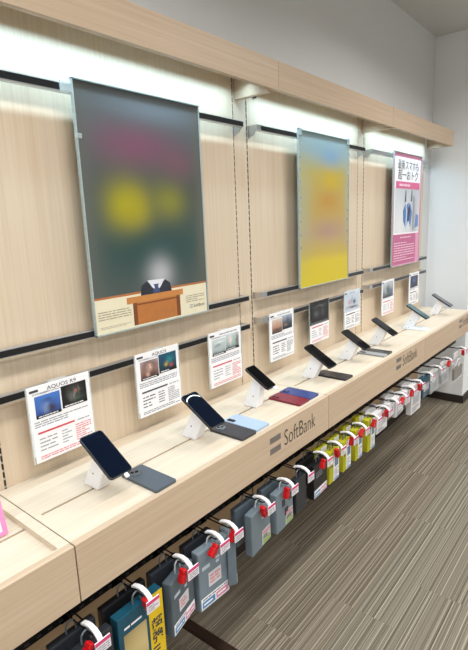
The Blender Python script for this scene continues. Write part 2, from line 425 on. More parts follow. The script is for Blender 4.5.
obj('grey_column', poly([(0.10, 0.24), (0.14, 0.24), (0.145, 0.46), (0.105, 0.48)], y-0.0009), plain('column_print', (150, 152, 162), .4), pc)
for dx, dz in ((-0.04, 0.46), (0.075, 0.465)):
    obj('dark_shape', poly([(dx-0.014, dz-0.03), (dx+0.014, dz-0.026), (dx+0.012, dz+0.045), (dx-0.002, dz+0.052)], y-0.001), plain('charcoal_print', (70, 72, 80), .4), pc)
obj('blue_block', poly([(0.15, 0.25), (0.222, 0.262), (0.222, 0.34), (0.17, 0.35)], y-0.001), plain('sky_print', (96, 138, 190), .4), pc)
obj('pink_field', B((-0.250, 0.180, y-0.0004, y+0.0006, 0.010, 0.215)), PKD, pc)
obj('pink_band', B((-0.215, 0.225, y-0.0012, y+0.0006, 0.520, 0.566)), plain('rose_print', (214, 94, 142), .4), pc)
text('headline', '最新スマホも', 0.067, plain('black_headline', (20, 18, 26), .5), pc, (0.005, y-0.001, 0.650), sx=0.98, align='CENTER', off=0.0)
text('headline', '超一おトク', 0.072, MATS['black_headline'], pc, (0.005, y-0.001, 0.583), sx=1.06, align='CENTER', off=0.0)
PR = plain('pale_rose_print', (238, 200, 218), .5)
for q in ((-0.16, 0.17, 0.533, 0.553, 1, .7), (-0.225, 0.16, 0.03, 0.165, 8, .4), (-0.12, 0.08, 0.185, 0.2, 1, .5)):
    bm = bmesh.new(); print_lines(bm, *q, y-0.0016); obj('small_print', bm, PR, pc)

# ------------------------------------------------------------------ spec cards hanging from the low rails
CW = 0.204
def pic(k, stops, blobs, W, H, noise=.35): return picture('card_photo_'+k, stops, blobs, W, H, noise=noise)
BL = (16, 16, 20)
def card(xc, ztop, zbot, label, photos, heading=None, style='white', tint='grey', sheet=True, seed=1):
    rnd = random.Random(seed)
    H = ztop-zbot
    t = thing('spec_card', label, 'card', (xc, -0.0513, zbot), group='spec cards on the low rails')
    w = CW/2
    obj('hanger_clip', B((-0.03, 0.03, -0.0025, 0.018, H+0.0002, H+0.0016)), CLEAR, t)
    base = {'white': PAPER, 'black': plain('black_card', (24, 24, 27), .35), 'pale': plain('pale_blue_card', (206, 216, 226), .45)}[style]
    obj('card_sheet', B((-w, w, -0.003, 0.0, 0.0 if not sheet else 0.02, H), bev=0.0008), base, t)
    obj('sleeve_edge', B((-w-0.003, -w+0.001, -0.005, 0.0, 0, H)), CLEAR, t); obj('sleeve_edge', B((w-0.001, w+0.002, -0.005, 0.0, 0, H)), CLEAR, t)
    y = -0.0032
    for k, (x0, x1, z0, z1, stops, blobs) in enumerate(photos):
        pw, ph = (x1-x0)*CW, (z1-z0)*H
        o = obj('photo', B((-pw/2, pw/2, -0.0006, 0.0, 0, ph)), pic('%d_%d' % (seed, k), stops, blobs, pw, ph), t, loc=((x0+x1)/2*CW-w, y, z0*H))
        if style == 'white' and seed in (1, 2, 3):
            bm = B((-pw/2, pw/2, -0.0009, -0.0006, 0, ph*.13)); cap = obj('caption_band', bm, BLACKP, o)
            bm = bmesh.new(); print_lines(bm, -pw*.42, pw*.36, ph*.035, ph*.10, 1, .7, -0.0011, rnd); obj('caption', bm, PAPER, cap)
    if heading: text('heading', heading, 0.0165, INK, t, (0.008, y-0.0004, H*.915), sx=1.2, align='CENTER')
    bm = bmesh.new()
    if style != 'black':
        if not heading: print_lines(bm, -w*.35, w*.75, H*.925, H*.955, 1, .7, y-.0004, rnd)
        print_lines(bm, -w*.6, w*.8, H*.885, H*.90, 1, .6, y-.0004, rnd)
        print_lines(bm, -w*.85, -w*.3, H*.885, H*.91, 2, .5, y-.0004, rnd)
        obj('heading_print', bm, GREY, t); bm = bmesh.new()
    print_lines(bm, -w*.88, w*.86, H*.455, H*.545, 3, .45, y-.0004, rnd)
    obj('small_print', bm, GREY, t)
    obj('corner_mark', B((-w*.92, -w*.66, y-.0006, y, H*.925, H*.955)), INK, t)
    # lower price sheet, in front of the card
    if sheet:
        red = tint == 'red'
        p = obj('price_sheet', B((-w+0.004, w-0.001, -0.0052, -0.003, 0, H*.445), bev=0.0006), PAPER, t)
        yy = -0.0056
        obj('title_bar', B((-w*.82, w*.35, yy, yy+.0006, H*.375, H*.40)), REDP if red else INK, p)
        bm = bmesh.new(); print_lines(bm, w*.45, w*.9, H*.37, H*.40, 1, .5, yy, rnd); obj('title_print', bm, GREY, p); bm = bmesh.new()
        print_lines(bm, -w*.8, -w*.25, H*.13, H*.33, 4, .32, yy, rnd)
        obj('price_print', bm, INK if not red else GREY, p); bm = bmesh.new(); print_lines(bm, -w*.1, w*.22, H*.13, H*.33, 5, .32, yy, rnd)
        obj('price_print', bm, INK if not red else GREY, p)
        bm = bmesh.new(); print_lines(bm, w*.36, w*.9, H*.10, H*.34, 8, .5, yy, rnd); obj('terms_print', bm, (PINKP if red else GREY), p); bm = bmesh.new(); print_lines(bm, -w*.82, w*.9, H*.03, H*.085, 2, .55, yy, rnd)
        obj('terms_print', bm, (PINKP if red else GREY), p)
    return t
SKY = [(0, (36, 60, 120)), (.4, (60, 100, 176)), (1, (70, 120, 200))]
card(0.716, 1.1195, 0.890, 'white spec card with a blue sky photo beside a black photo and red print',
     [(.10, .49, .575, .865, SKY, [(.12, .35, .2, .22, (60, 44, 36), .95), (-.12, .4, .14, .3, (130, 150, 190), .7), (.0, .75, .2, .12, (40, 60, 110), .6)]),
      (.515, .93, .60, .90, [(0, BL), (1, BL)], [(.0, .62, .26, .3, (84, 82, 78), .8), (.05, .62, .05, .08, (196, 96, 70), .8), (-.02, .45, .04, .2, (150, 150, 146), .7), (.2, .7, .03, .2, (120, 132, 124), .7), (-.1, .72, .06, .09, (30, 30, 30), .9), (.12, .3, .22, .12, (74, 98, 86), .6), (-.15, .4, .1, .2, (120, 120, 118), .5)])],
     heading='AQUOS R9', tint='red', seed=1)
card(1.102, 1.1255, 0.896, 'white spec card with a portrait photo beside a teal photo',
     [(.10, .50, .575, .865, [(0, (60, 40, 36)), (.6, (190, 150, 140)), (1, (196, 176, 178))], [(0, .7, .46, .5, (56, 34, 32), 1.0), (.0, .64, .17, .22, (226, 188, 174), 1.0), (0, .2, .34, .18, (70, 42, 38), 1.0), (-.12, .26, .12, .16, (214, 170, 154), .9), (-.08, .66, .04, .05, (60, 40, 40), .9), (.1, .66, .04, .05, (60, 40, 40), .9)]),
      (.515, .93, .60, .90, [(0, (14, 40, 56)), (1, (24, 84, 108))], [(.1, .6, .2, .2, (40, 140, 150), .8), (-.1, .4, .1, .1, (196, 170, 70), .9), (.2, .3, .1, .12, (180, 70, 60), .8), (-.25, .7, .1, .15, (30, 60, 110), .8)])],
     heading='AQUOS', seed=2)
card(1.472, 1.125, 0.896, 'white spec card with grey and pale phone pictures and pale red price sheet',
     [(.10, .50, .575, .865, [(0, (58, 64, 70)), (.3, (170, 184, 186)), (1, (196, 208, 210))], [(-.1, .6, .2, .1, (120, 130, 130), .8), (.1, .8, .3, .06, (236, 238, 240), .9)]),
      (.515, .93, .60, .90, [(0, (40, 44, 52)), (.3, (150, 170, 170)), (1, (206, 214, 218))], [(-.15, .6, .1, .3, (232, 214, 214), .95), (.1, .6, .1, .28, (150, 196, 180), .9), (.35, .5, .1, .4, (90, 72, 66), .8)])],
     tint='red', seed=3)
card(1.890, 1.134, 0.904, 'white spec card with a skin toned photo beside a dusk city photo',
     [(.10, .50, .575, .865, [(0, (50, 46, 50)), (.4, (170, 130, 110)), (1, (210, 196, 186))], [(0, .6, .2, .2, (200, 150, 126), .8), (0, .25, .4, .1, (60, 44, 40), .8)]),
      (.515, .93, .60, .90, [(0, (30, 34, 46)), (.45, (74, 80, 96)), (1, (170, 182, 200))], [(.05, .5, .12, .35, (60, 62, 74), .8), (-.2, .3, .2, .1, (190, 160, 110), .5)])],
     seed=4)
card(2.247, 1.134, 0.912, 'black topped spec card with a white price sheet',
     [(.08, .92, .50, .93, [(0, (20, 20, 24)), (1, (26, 26, 30))], [(-.2, .45, .16, .2, (96, 98, 104), .8), (.2, .5, .10, .3, (66, 70, 78), .9), (.0, .85, .3, .05, (120, 120, 126), .6)])],
     style='black', tint='red', seed=5)
card(2.634, 1.140, 0.914, 'pale blue grey spec card with small pink and dark phone pictures, beside the upright',
     [(.08, .92, .46, .92, [(0, (196, 206, 218)), (1, (196, 208, 222))], [(-.22, .5, .10, .16, (206, 120, 136), .9), (.16, .52, .12, .14, (34, 50, 84), .95), (.02, .2, .42, .07, (36, 42, 56), .95), (-.05, .6, .06, .2, (90, 140, 180), .7)])],
     style='pale', seed=6)
card(3.170, 1.140, 0.908, 'white spec card with a dark photo of angled shapes under the pink bordered poster',
     [(.08, .92, .50, .93, [(0, (24, 26, 32)), (.3, (120, 128, 138)), (1, (196, 204, 210))], [(.0, .5, .2, .3, (50, 54, 62), .9), (.25, .35, .16, .2, (80, 100, 130), .8), (-.25, .4, .12, .2, (180, 186, 190), .7)])],
     tint='red', seed=7)
card(3.664, 1.141, 0.902, 'white spec card with a navy picture block next to the white corner',
     [(.12, .88, .54, .90, [(0, (34, 44, 74)), (1, (44, 58, 96))], [(0, .6, .2, .2, (90, 110, 160), .7), (.2, .3, .2, .1, (20, 26, 48), .8)])],
     seed=8)

# ------------------------------------------------------------------ counters
CT, CB, CF = 0.828, 0.676, -0.392           # top, lower edge of the fascia, front
def counter(x0, x1, label, recessed=False, logo=None):
    w = x1-x0
    t = thing('display_counter', label, 'counter', (x0, 0, CB), group='oak display counters along the wall')
    h = CT-CB; e = 0.0006
    obj('fascia', B((e, w-e, CF, CF+0.02, 0, h), bev=0.0015), OAK_F, t)
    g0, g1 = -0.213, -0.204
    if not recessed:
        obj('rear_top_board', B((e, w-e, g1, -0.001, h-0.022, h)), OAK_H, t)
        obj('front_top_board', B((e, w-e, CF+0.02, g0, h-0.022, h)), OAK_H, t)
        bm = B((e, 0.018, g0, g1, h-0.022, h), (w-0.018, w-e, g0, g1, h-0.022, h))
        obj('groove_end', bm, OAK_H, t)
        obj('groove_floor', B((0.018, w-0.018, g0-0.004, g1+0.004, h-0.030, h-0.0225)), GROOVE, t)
    else:
        obj('rim', B((w-0.028, w-e, CF+0.02, -0.001, h-0.03, h), (e, w-0.028, CF+0.02, CF+0.024, h-0.03, h)), OAK_H, t)
        d = h-0.016
        obj('rear_top_board', B((e, w-0.028, g1, -0.001, d-0.02, d)), OAK_H, t)
        obj('front_top_board', B((e, w-0.028, CF+0.024, g0, d-0.02, d)), OAK_H, t)
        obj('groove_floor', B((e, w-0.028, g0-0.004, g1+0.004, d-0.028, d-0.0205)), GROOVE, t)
    obj('support_batten', B((0.01, w-0.01, -0.02, -0.001, 0.05, h-0.035), (0.01, 0.03, CF+0.02, -0.02, 0.05, h-0.035), (w-0.03, w-0.01, CF+0.02, -0.02, 0.05, h-0.035)), OAK_D, t)
    if logo:
        lx, lz, s = logo
        obj('logo_bars', B((lx-x0, lx-x0+0.066, CF-0.0012, CF+0.001, lz-CB+0.042, lz-CB+0.064), (lx-x0, lx-x0+0.066, CF-0.0012, CF+0.001, lz-CB, lz-CB+0.022)), LOGOB, t)
        text('logo_lettering', 'SoftBank', 0.091*s, LOGO, t, (lx-x0+0.088, CF-0.0009, lz-CB+0.001), sx=0.70, off=-0.0009)
    return t
counter(-0.62, 0.518, 'recessed oak counter with raised rim at the near end, beside the pink framed sign', recessed=True)
counter(0.520, 1.732, 'oak counter under the lectern poster, company lettering near its far end', logo=(1.304, 0.731, 1.0))
counter(1.734, 2.930, 'oak counter under the yellow poster, company lettering near its far end', logo=(2.478, 0.741, 1.0))
counter(2.932, 3.985, 'oak counter at the far end under the pink bordered poster, lettering on its front', logo=(3.66, 0.745, 1.0))

# pink framed sign leaning on the recessed counter
t = thing('price_sign', 'pink framed acrylic sign standing on the recessed near counter', 'sign', (0.356, -0.192, 0.8155), rot=(R(-13), 0, 0))
t.rotation_euler = (R(-14), 0, 0)
obj('pink_border', B((-0.10, 0.10, -0.004, 0, 0, 0.010), (-0.10, 0.10, -0.004, 0, 0.100, 0.110), (-0.10, -0.088, -0.004, 0, 0.010, 0.100), (0.088, 0.10, -0.004, 0, 0.010, 0.100)), plain('pink_acrylic', (240, 140, 190), .25), t)
obj('card_sheet', B((-0.088, 0.088, -0.003, -0.001, 0.010, 0.100)), plain('pale_pink_card', (246, 226, 236), .3), t)
bm = bmesh.new(); print_lines(bm, -0.07, 0.07, 0.02, 0.09, 4, .5, -0.0034); obj('price_print', bm, PINKP, t)

# ------------------------------------------------------------------ phones
def phone(parent, W, Lg, th, shell, screen, cam=None, arc=False, back=False):
    bm = bmesh.new(); prism(bm, round_rect(W, Lg, 0.005 if back else 0.009, 0, Lg/2), 0, th, bev=0.0016)
    obj('shell', bm, shell, parent)
    if not back:
        bm = bmesh.new(); prism(bm, round_rect(W-0.005, Lg-0.005, 0.007, 0, Lg/2), th-0.0004, th+0.0003)
        s = obj('screen', bm, screen, parent)
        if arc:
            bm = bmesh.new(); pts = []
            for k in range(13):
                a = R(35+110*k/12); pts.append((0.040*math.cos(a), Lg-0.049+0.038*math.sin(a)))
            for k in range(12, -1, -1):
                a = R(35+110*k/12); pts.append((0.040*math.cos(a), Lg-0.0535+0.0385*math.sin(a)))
            prism(bm, pts, th+0.0003, th+0.0006); obj('reflection_arc', bm, ARC_REFL, s)
    else:
        kind, ring = cam
        if kind == 'round':
            bm = bmesh.new(); prism(bm, [(-0.010+0.019*math.cos(k*PI/12), Lg-0.028+0.019*math.sin(k*PI/12)) for k in range(24)], th, th+0.002, bev=0.0006)
            c = obj('camera_disc', bm, ring, parent)
            for dx, dy in ((-0.005, 0.004), (0.006, -0.003)):
                bm = bmesh.new(); prism(bm, [(-0.010+dx+0.0052*math.cos(k*PI/8), Lg-0.026+dy+0.0052*math.sin(k*PI/8)) for k in range(16)], th+0.002, th+0.003); obj('lens', bm, SCREEN, c)
        else:
            bm = bmesh.new(); prism(bm, round_rect(0.018, 0.034, 0.006, -W/2+0.017, Lg-0.026), th, th+0.0015, bev=0.0004)
            c = obj('camera_bump', bm, ring, parent)
            for dy in (-0.008, 0.008):
                bm = bmesh.new(); prism(bm, [(-W/2+0.017+0.006*math.cos(k*PI/8), Lg-0.026+dy+0.006*math.sin(k*PI/8)) for k in range(16)], th+0.0015, th+0.0026); obj('lens', bm, SCREEN, c)

TIL = R(31); PY, PZ = -0.32, 0.894; PL, PT = 0.158, 0.0082
GP, GS, GF = 'phones shown on white stands', 'white phone stands along the counter', 'sample phones lying on the counter'
DESC = ['below the blue sky spec card', 'below the portrait photo spec card', 'below the spec card with grey and pale phone pictures', 'below the spec card with the dusk city photo',
        'below the black topped spec card', 'below the pale blue grey spec card', 'below the spec card with angled shapes', 'at the far end by the white corner']
XS = [0.717, 1.112, 1.463, 1.903, 2.272, 2.640, 3.185, 3.700]
SCR = [SCREENB, SCREENB, SCREEN, SCREEN, SCREEN, SCREEN, SCREENT, SCREENG]
SN = ['dark smartphone', 'dark smartphone with painted reflection arc', 'black smartphone', 'black screened smartphone', 'black smartphone', 'black smartphone', 'teal screened smartphone', 'grey screened smartphone']
for i, x in enumerate(XS):
    PY, PZ, PL, wd = (-0.32, 0.894, 0.158, 0.074 if i < 2 else 0.070) if i != 2 else (-0.290, 0.917, 0.128, 0.059)
    p = thing('smartphone', SN[i]+' tilted on a stand '+DESC[i], 'phone', (x, PY, PZ), (TIL, 0, 0), GP)
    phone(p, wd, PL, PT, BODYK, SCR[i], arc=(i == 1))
    if i in (0, 2):
        bm = B((0.006, 0.017 if i == 0 else 0.026, -0.013, 0.001, 0.0, 0.007), bev=0.002); obj('cable_plug', bm, WHITEP, p)
    # stand: a slanted block square to the phone's back
    s = thing('phone_stand', 'white slanted phone stand '+DESC[i], 'stand', (x, -0.195, CT), group=GS)
    def top(u, v):      # a point on the phone's back, u across, v along
        q = Vector((u, math.cos(TIL)*v, math.sin(TIL)*v)) + Vector((0, PY+0.195, PZ-CT)) + Vector((0, math.sin(TIL), -math.cos(TIL)))*0.0006
        return tuple(q)
    bw, tw = 0.0215, 0.0195
    bm = bmesh.new()
    hexa(bm, [(-bw, -0.034, 0), (bw, -0.034, 0), (bw, 0.032, 0), (-bw, 0.032, 0), top(-tw, PL*.32), top(tw, PL*.32), top(tw, PL*.67), top(-tw, PL*.67)], bev=0.004)
    obj('block', bm, WHITEP, s)
    bm = bmesh.new(); box(bm, -0.0215, -0.0195, -0.022, -0.018, 0.047, 0.051); obj('lock_hole', bm, BLACKP, s)

def lying(x, y, rz, label, shell, cam, W=0.074, L=0.152, th=0.0085):
    p = thing('smartphone', label, 'phone', (x, y, CT+0.0003), (0, 0, R(rz)), GF)
    phone(p, W, L, th, shell, SCREEN, cam=cam, back=True)
SL = plain('slate_phone_shell', (78, 88, 98), .35); CHAR = plain('charcoal_phone_shell', (46, 48, 54), .35); ICE = plain('ice_blue_phone_shell', (164, 184, 206), .35)
NAVY = plain('navy_phone_shell', (42, 62, 124), .3); WINE = plain('wine_phone_shell', (120, 20, 44), .3); JET = plain('jet_phone_shell', (26, 27, 31), .3); PEARL = plain('pearl_phone_shell', (226, 234, 238), .3)
SILV = plain('silver_camera_ring', (120, 128, 136), .25, metal=.6)
lying(0.823, -0.378, 0, 'slate grey phone lying face down in front of the first white stand, round camera showing', SL, ('round', SILV), W=0.078, L=0.156)
lying(1.217, -0.370, 0, 'charcoal phone lying face down beside the ice blue phone', CHAR, ('round', SILV), W=0.080, L=0.152)
lying(1.301, -0.366, 0, 'ice blue phone lying face down beside the charcoal phone', ICE, ('bump', CHAR), W=0.078, L=0.156)
lying(1.592, -0.360, 0, 'wine red phone lying face down beside the navy phone', WINE, ('bump', WINE), W=0.076)
lying(1.672, -0.358, 0, 'navy blue phone lying face down beside the wine red phone', NAVY, ('bump', NAVY), W=0.076)
lying(1.975, -0.366, 0, 'jet black phone lying face down in front of the fourth white stand', JET, ('bump', JET), W=0.078, L=0.160)
lying(2.418, -0.358, 0, 'pale phone lying face down half beside a black one', plain('grey_phone_shell', (150, 152, 154), .3), ('bump', CHAR), W=0.050, L=0.154)
lying(2.478, -0.356, 0, 'black phone lying face down next to a pale one in front of the fifth stand', JET, ('bump', JET), W=0.064, L=0.156)
lying(3.145, -0.342, 0, 'pearl white phone lying face down near the teal screened phone', PEARL, ('bump', WHITEP), W=0.090, L=0.155)

# ------------------------------------------------------------------ hook rail and goods below the counter
RY, RZ = -0.298, 0.574
for a, b, d in ((-0.60, 1.725, 'under the lectern poster counter'), (1.735, 3.92, 'under the far counters')):
    t = thing('hook_rail', 'long black slotted hook rail '+d, 'rail', (a, RY, RZ), group='black hook rails under the counter')
    w = b-a
    obj('bar', B((0, w, -0.007, 0.007, 0, 0.022), bev=0.0015), BLACKM, t)
    bm = bmesh.new(); x = 0.02
    while x < w-0.05:
        box(bm, x, x+0.012, -0.0078, -0.006, 0.007, 0.013); x += 0.03
    obj('slots', bm, plain('rail_slot_glint', (72, 72, 74), .3, metal=.6), t)
    n = int(w/0.45)+1
    for k in range(n):
        x = 0.06+(w-0.12)*k/(n-1); obj('drop_bracket', B((x-0.012, x+0.012, 0.007, 0.012, -0.01, CB-RZ+0.06), (x-0.012, x+0.012, 0.012, -RY-0.004, CB-RZ+0.02, CB-RZ+0.026)), BLACKM, t)

HK = 'display hooks with white label flips'
PTAG = plain('price_tag_paper', (232, 226, 232), .4); PTOP = plain('price_tag_pink', (214, 70, 120), .4)
def hook(x, desc, y1=-0.440, z=0.606, red=True, lockdx=-0.010, lockrot=0.2):
    t = thing('display_hook', 'hook '+desc, 'hook', (x, RY-0.007, z), group=HK)
    L = RY-0.007-y1
    bm = bmesh.new()
    tube(bm, [(-0.007, 0, 0), (-0.007, -L*.5, 0.0), (-0.007, -L*.9, 0.002), (0.0, -L, 0.006), (0.007, -L*.9, 0.002), (0.007, -L*.5, 0), (0.007, 0, 0)], 0.0022, 6)
    obj('prong', bm, BLACKM, t)
    obj('clip_plate', B((-0.016, 0.016, 0.0, 0.004, -0.034, 0.006)), BLACKM, t)
    bm = bmesh.new()
    path = [(-L*.45, 0.004)]
    for k in range(9):
        a = R(150-150*k/8); path.append((-L*.83-0.028*-math.cos(a)*1.0, 0.006+0.016*math.sin(a)))
    path = [(-L*.58, 0.006), (-L*.70, 0.012), (-L*.82, 0.015), (-L*.95, 0.012), (-L*1.05, 0.004), (-L*1.10, -0.006)]
    strap(bm, path, 0.013, 0.005)
    obj('label_flip', bm, WHITEP, t, smooth=False)
    tg = obj('price_tag', B((-0.021, 0.021, -L*1.10-0.006, -L*1.10-0.003, -0.032, 0.002)), PTAG, t, loc=(0.002, 0, 0))
    obj('tag_stripe', B((-0.021, 0.021, -L*1.10-0.0064, -L*1.10-0.006, -0.008, 0.002)), PTOP, tg)
    bm = bmesh.new(); print_lines(bm, -0.017, 0.017, -0.029, -0.011, 3, .5, -L*1.10-0.0064); obj('tag_print', bm, GREY, tg)
    if red:
        bm = bmesh.new()
        m = Matrix.Translation((lockdx-0.008, -L*1.0, -0.014)) @ Matrix.Rotation(lockrot, 4, 'Y')
        box(bm, -0.010, 0.010, -0.010, 0.010, -0.026, 0.001, bev=0.004, mat=m)
        lk = obj('red_lock', bm, REDL, t)
        bm = bmesh.new(); box(bm, -0.0075, 0.0075, -0.010, 0.010, 0.001, 0.014, bev=0.003, mat=m); obj('lock_cap', bm, REDL, lk)
    return t

def hang_loop(parent, w, ztop, zhook, yc, mat):
    bm = bmesh.new()
    pts = [(-w, yc, ztop-0.004)]
    for k in range(9):
        a = PI - PI*k/8; pts.append((w*math.cos(a), yc, zhook-0.010+0.014*math.sin(a)))
    pts.append((w, yc, ztop-0.004))
    tube(bm, pts, 0.0026, 6)
    obj('hang_loop', bm, mat, parent)

BLUEB = plain('blue_label_block', (86, 140, 190), .4); PINKB = plain('pink_label_block', (214, 140, 170), .4)
CASE = [plain('smoke_blue_case_%d' % k, c, .3, noise=.22, scale=16) for k, c in enumerate([(104, 118, 128), (112, 126, 136), (84, 96, 105), (118, 132, 143)])]
DARKC = plain('dark_smoke_case', (44, 48, 54), .3); BLK = plain('black_package', (27, 27, 30), .3); TEAL = plain('teal_package', (24, 76, 96), .3, noise=.25, scale=20)
YEL = plain('yellow_green_package', (186, 184, 34), .4); YELT = plain('yellow_band', (226, 190, 30), .4)
WHT = plain('white_package', (226, 224, 226), .4); CLB = plain('clear_bag_film', (226, 232, 234), .15, alpha=.28); TANB = plain('brown_item', (104, 84, 66), .5)
GREYL = plain('grey_loop', (96, 104, 110), .3)
GB = 'packages hanging under the counter'
def package(x0, x1, z1, z0, label, kind, y=-0.420, th=0.028, yaw=0.0, mat=None, loop=True, zh=0.604, seed=0):
    """x0..x1 across, z0..z1 high; front face at y"""
    rnd = random.Random(100+seed)
    w = (x1-x0)/2
    t = thing('hanging_package', label, 'package', ((x0+x1)/2, y+th/2, z0), (0, 0, R(yaw)), GB)
    h = z1-z0; f = -th/2
    shell = mat or {'case': CASE[seed % 4], 'case2': CASE[1 if seed % 2 else 3], 'dark': DARKC, 'black': BLK, 'teal': TEAL, 'yellow': YEL, 'white': WHT, 'bag': CLB}[kind]
    bm = B((-w, w, f, th/2, 0, h), bev=0.0045 if kind in ('case', 'case2', 'dark') else 0.0015)
    if kind == 'bag':
        bm.free(); bm = bmesh.new()
        hexa(bm, [(-w, f, 0), (w, f, 0), (w, th/2, 0), (-w, th/2, 0), (-w, -0.002, h), (w, -0.002, h), (w, 0.002, h), (-w, 0.002, h)], bev=0.001)
    obj('shell', bm, shell, t)
    e = f-0.0006
    if loop: hang_loop(t, 0.013, h, zh-z0+0.002, 0.0, CLEAR if kind in ('case', 'case2', 'bag', 'white') else GREYL)
    def flat(name, m, a, b, c, d, par=t, k=0): return obj(name, B((-w+2*w*a, -w+2*w*b, e-0.0004*k, f+0.0002, h*c, h*d)), m, par)
    def words(par, m, a, b, c, d, n, k=1, fill=.5):
        bm = bmesh.new(); print_lines(bm, -w+2*w*a, -w+2*w*b, h*c, h*d, n, fill, e-0.0004*k-0.0002, rnd); return obj('small_print', bm, m, par)
    if kind == 'case':
        s = flat('label_strip', PAPER, .03, .97, .03, .22)
        flat('blue_block', BLUEB, .06, .48, .05, .16, s, 1); flat('pink_block', PINKB, .52, .94, .05, .16, s, 1)
        words(s, PAPER, .10, .44, .08, .14, 1, 2); words(s, PAPER, .56, .90, .08, .14, 1, 2); words(s, INK, .08, .9, .175, .21, 1, 1)
        c = flat('white_sticker', plain('sticker_paper', (214, 214, 222), .4), .30, .72, .34, .58)
        words(c, PINKP, .34, .68, .38, .55, 3, 1)
        words(t, plain('pale_case_print', (186, 198, 208), .5), .10, .40, .68, .76, 1, 1, .8); words(t, MATS['pale_case_print'], .55, .68, .66, .80, 2, 1, .7)
    elif kind == 'case2':
        s = flat('corner_label', plain('mixed_label', (196, 200, 190), .4, noise=.35, scale=70), .52, .97, .05, .40)
        flat('green_block', plain('green_label_block', (150, 180, 90), .4), .56, .94, .06, .14, s, 1); flat('pink_block', PINKB, .56, .94, .30, .37, s, 1); words(s, INK, .56, .92, .16, .28, 3, 2)
        words(t, plain('pale_case_print', (186, 198, 208), .5), .5, .8, .70, .8, 2, 1, .7)
    elif kind == 'black':
        s = flat('label_strip', PAPER, .04, .97, .04, .26)
        flat('blue_block', BLUEB, .07, .48, .06, .2, s, 1); flat('pink_block', PINKB, .52, .94, .06, .2, s, 1); words(s, PAPER, .1, .9, .09, .17, 1, 2)
        words(t, GREY, .15, .6, .6, .8, 3, 1, .4)
    elif kind == 'teal':
        flat('gold_picture', picture('gold_phone_print', [(0, (40, 44, 50)), (.5, (190, 168, 110)), (1, (120, 104, 70))], [(.1, .55, .3, .3, (214, 194, 140), .9)], .2, .2), .10, .60, .16, .74)
        flat('black_field', BLK, .04, .62, .06, .15); b = flat('red_block', REDP, .36, .60, .02, .14, t, 1)
        yb = flat('yellow_band', YELT, .66, 1.0, .0, 1.0)
        text('band_lettering', '超\n強', 0.040, INK, yb, (w*.66, e-0.0007, h*.50), sx=1.0, align='CENTER', off=0.001)
        words(yb, INK, .70, .97, .04, .26, 4, 1)
        words(t, PAPER, .12, .5, .80, .86, 1)
    elif kind == 'yellow':
        p = flat('white_panel', PAPER, .42, 1.0, .0, .96)
        flat('picture_block', plain('grey_blue_picture', (110, 130, 160), .4, noise=.4, scale=80), .52, .92, .44, .74, p, 1); words(p, GREY, .5, .94, .08, .38, 5, 1)
        flat('blue_block', BLUEB, .46, .96, .02, .07, p, 1); words(t, INK, .06, .36, .5, .85, 4, 1, .5)
    elif kind == 'white':
        flat('grey_picture', plain('pale_grey_picture', (186, 186, 194), .4, noise=.3, scale=60), .15, .85, .30, .66); words(t, GREY, .1, .8, .06, .24, 3, 1)
        if seed % 2: flat('red_spot', REDP, .45, .75, .62, .82, t, 1)
    elif kind == 'bag':
        obj('header_card', B((-w*.96, w*.96, -0.004, 0.004, h*.80, h*.99)), WHT, t)
        obj('insert', B((-w*.75, w*.75, f*.6, th*.3, h*.04, h*.42)), TANB if seed % 2 else plain('grey_insert', (150, 152, 158), .4, noise=.3), t)
        bm = bmesh.new(); tube(bm, [(-w*.5, 0, h*.5), (-w*.2, f*.4, h*.72), (w*.3, f*.3, h*.66), (w*.5, 0, h*.5), (0, f*.4, h*.44)], 0.004, 6); obj('coiled_cord', bm, WHITEP, t)
    return t

Zt = lambda v: v+1.55
G1 = 'in front of the '
goods = [   # x0, x1, ztop, zbot, kind, yaw, words
 (0.447, 0.577, .585, .385, 'dark', 0, 'black lidded package at the near end of the hooks'),
 (0.592, 0.742, .585, .365, 'teal', 0, 'teal and gold film package with a yellow band'),
 (0.757, 0.877, .583, .405, 'case', 14, 'twisted blue grey case pack beside the yellow banded package'),
 (0.890, 1.020, .592, .385, 'case', -3, 'square blue grey case pack with pink sticker, between twisted and edge on packs'),
 (0.998, 1.078, .580, .410, 'case', 60, 'blue grey case pack turned edge on to the room'),
 (1.137, 1.265, .590, .430, 'case2', 6, 'blue grey case pack with pale label, beside the edge on pack'),
 (1.288, 1.410, .592, .430, 'case2', 4, 'pale blue grey case pack marked with black squares'),
 (1.425, 1.500, .588, .440, 'dark', 0, 'narrow black package beside the pack with black squares'),
 (1.553, 1.672, .588, .437, 'black', 3, 'black package with blue and pink label strip'),
 (1.684, 1.776, .592, .445, 'yellow', 3, 'yellow green package beside the black package'),
 (1.808, 1.890, .594, .448, 'yellow', 3, 'second yellow green package from the black package'),
 (1.928, 2.008, .604, .450, 'yellow', 3, 'third yellow green package from the black package'),
 (2.062, 2.152, .608, .440, 'yellow', 3, 'yellow green package next to the white packages'),
 (2.172, 2.300, .606, .490, 'white', 0, 'white package with a red spot next to the yellow green packages'),
 (2.318, 2.392, .606, .530, 'white', 0, 'short narrow white package between two wider white ones'),
 (2.405, 2.535, .610, .500, 'white', 4, 'wide white package second from the red spotted one'),
 (2.556, 2.628, .606, .520, 'white', 0, 'narrow white package beside the long white one'),
 (2.648, 2.805, .608, .430, 'white', 0, 'longest white package reaching lowest of the white ones'),
 (2.835, 2.965, .600, .470, 'teal2', 0, 'small teal package between the long white one and the clear bags'),
 (2.985, 3.150, .604, .455, 'bag', 0, 'clear bag with grey insert beside the small teal package'),
 (3.205, 3.370, .606, .450, 'bag2', 0, 'clear bag with grey insert, middle of the three clear bags'),
 (3.500, 3.745, .600, .385, 'bag3', 0, 'long clear bag with brown insert nearest the white pillar'),
]
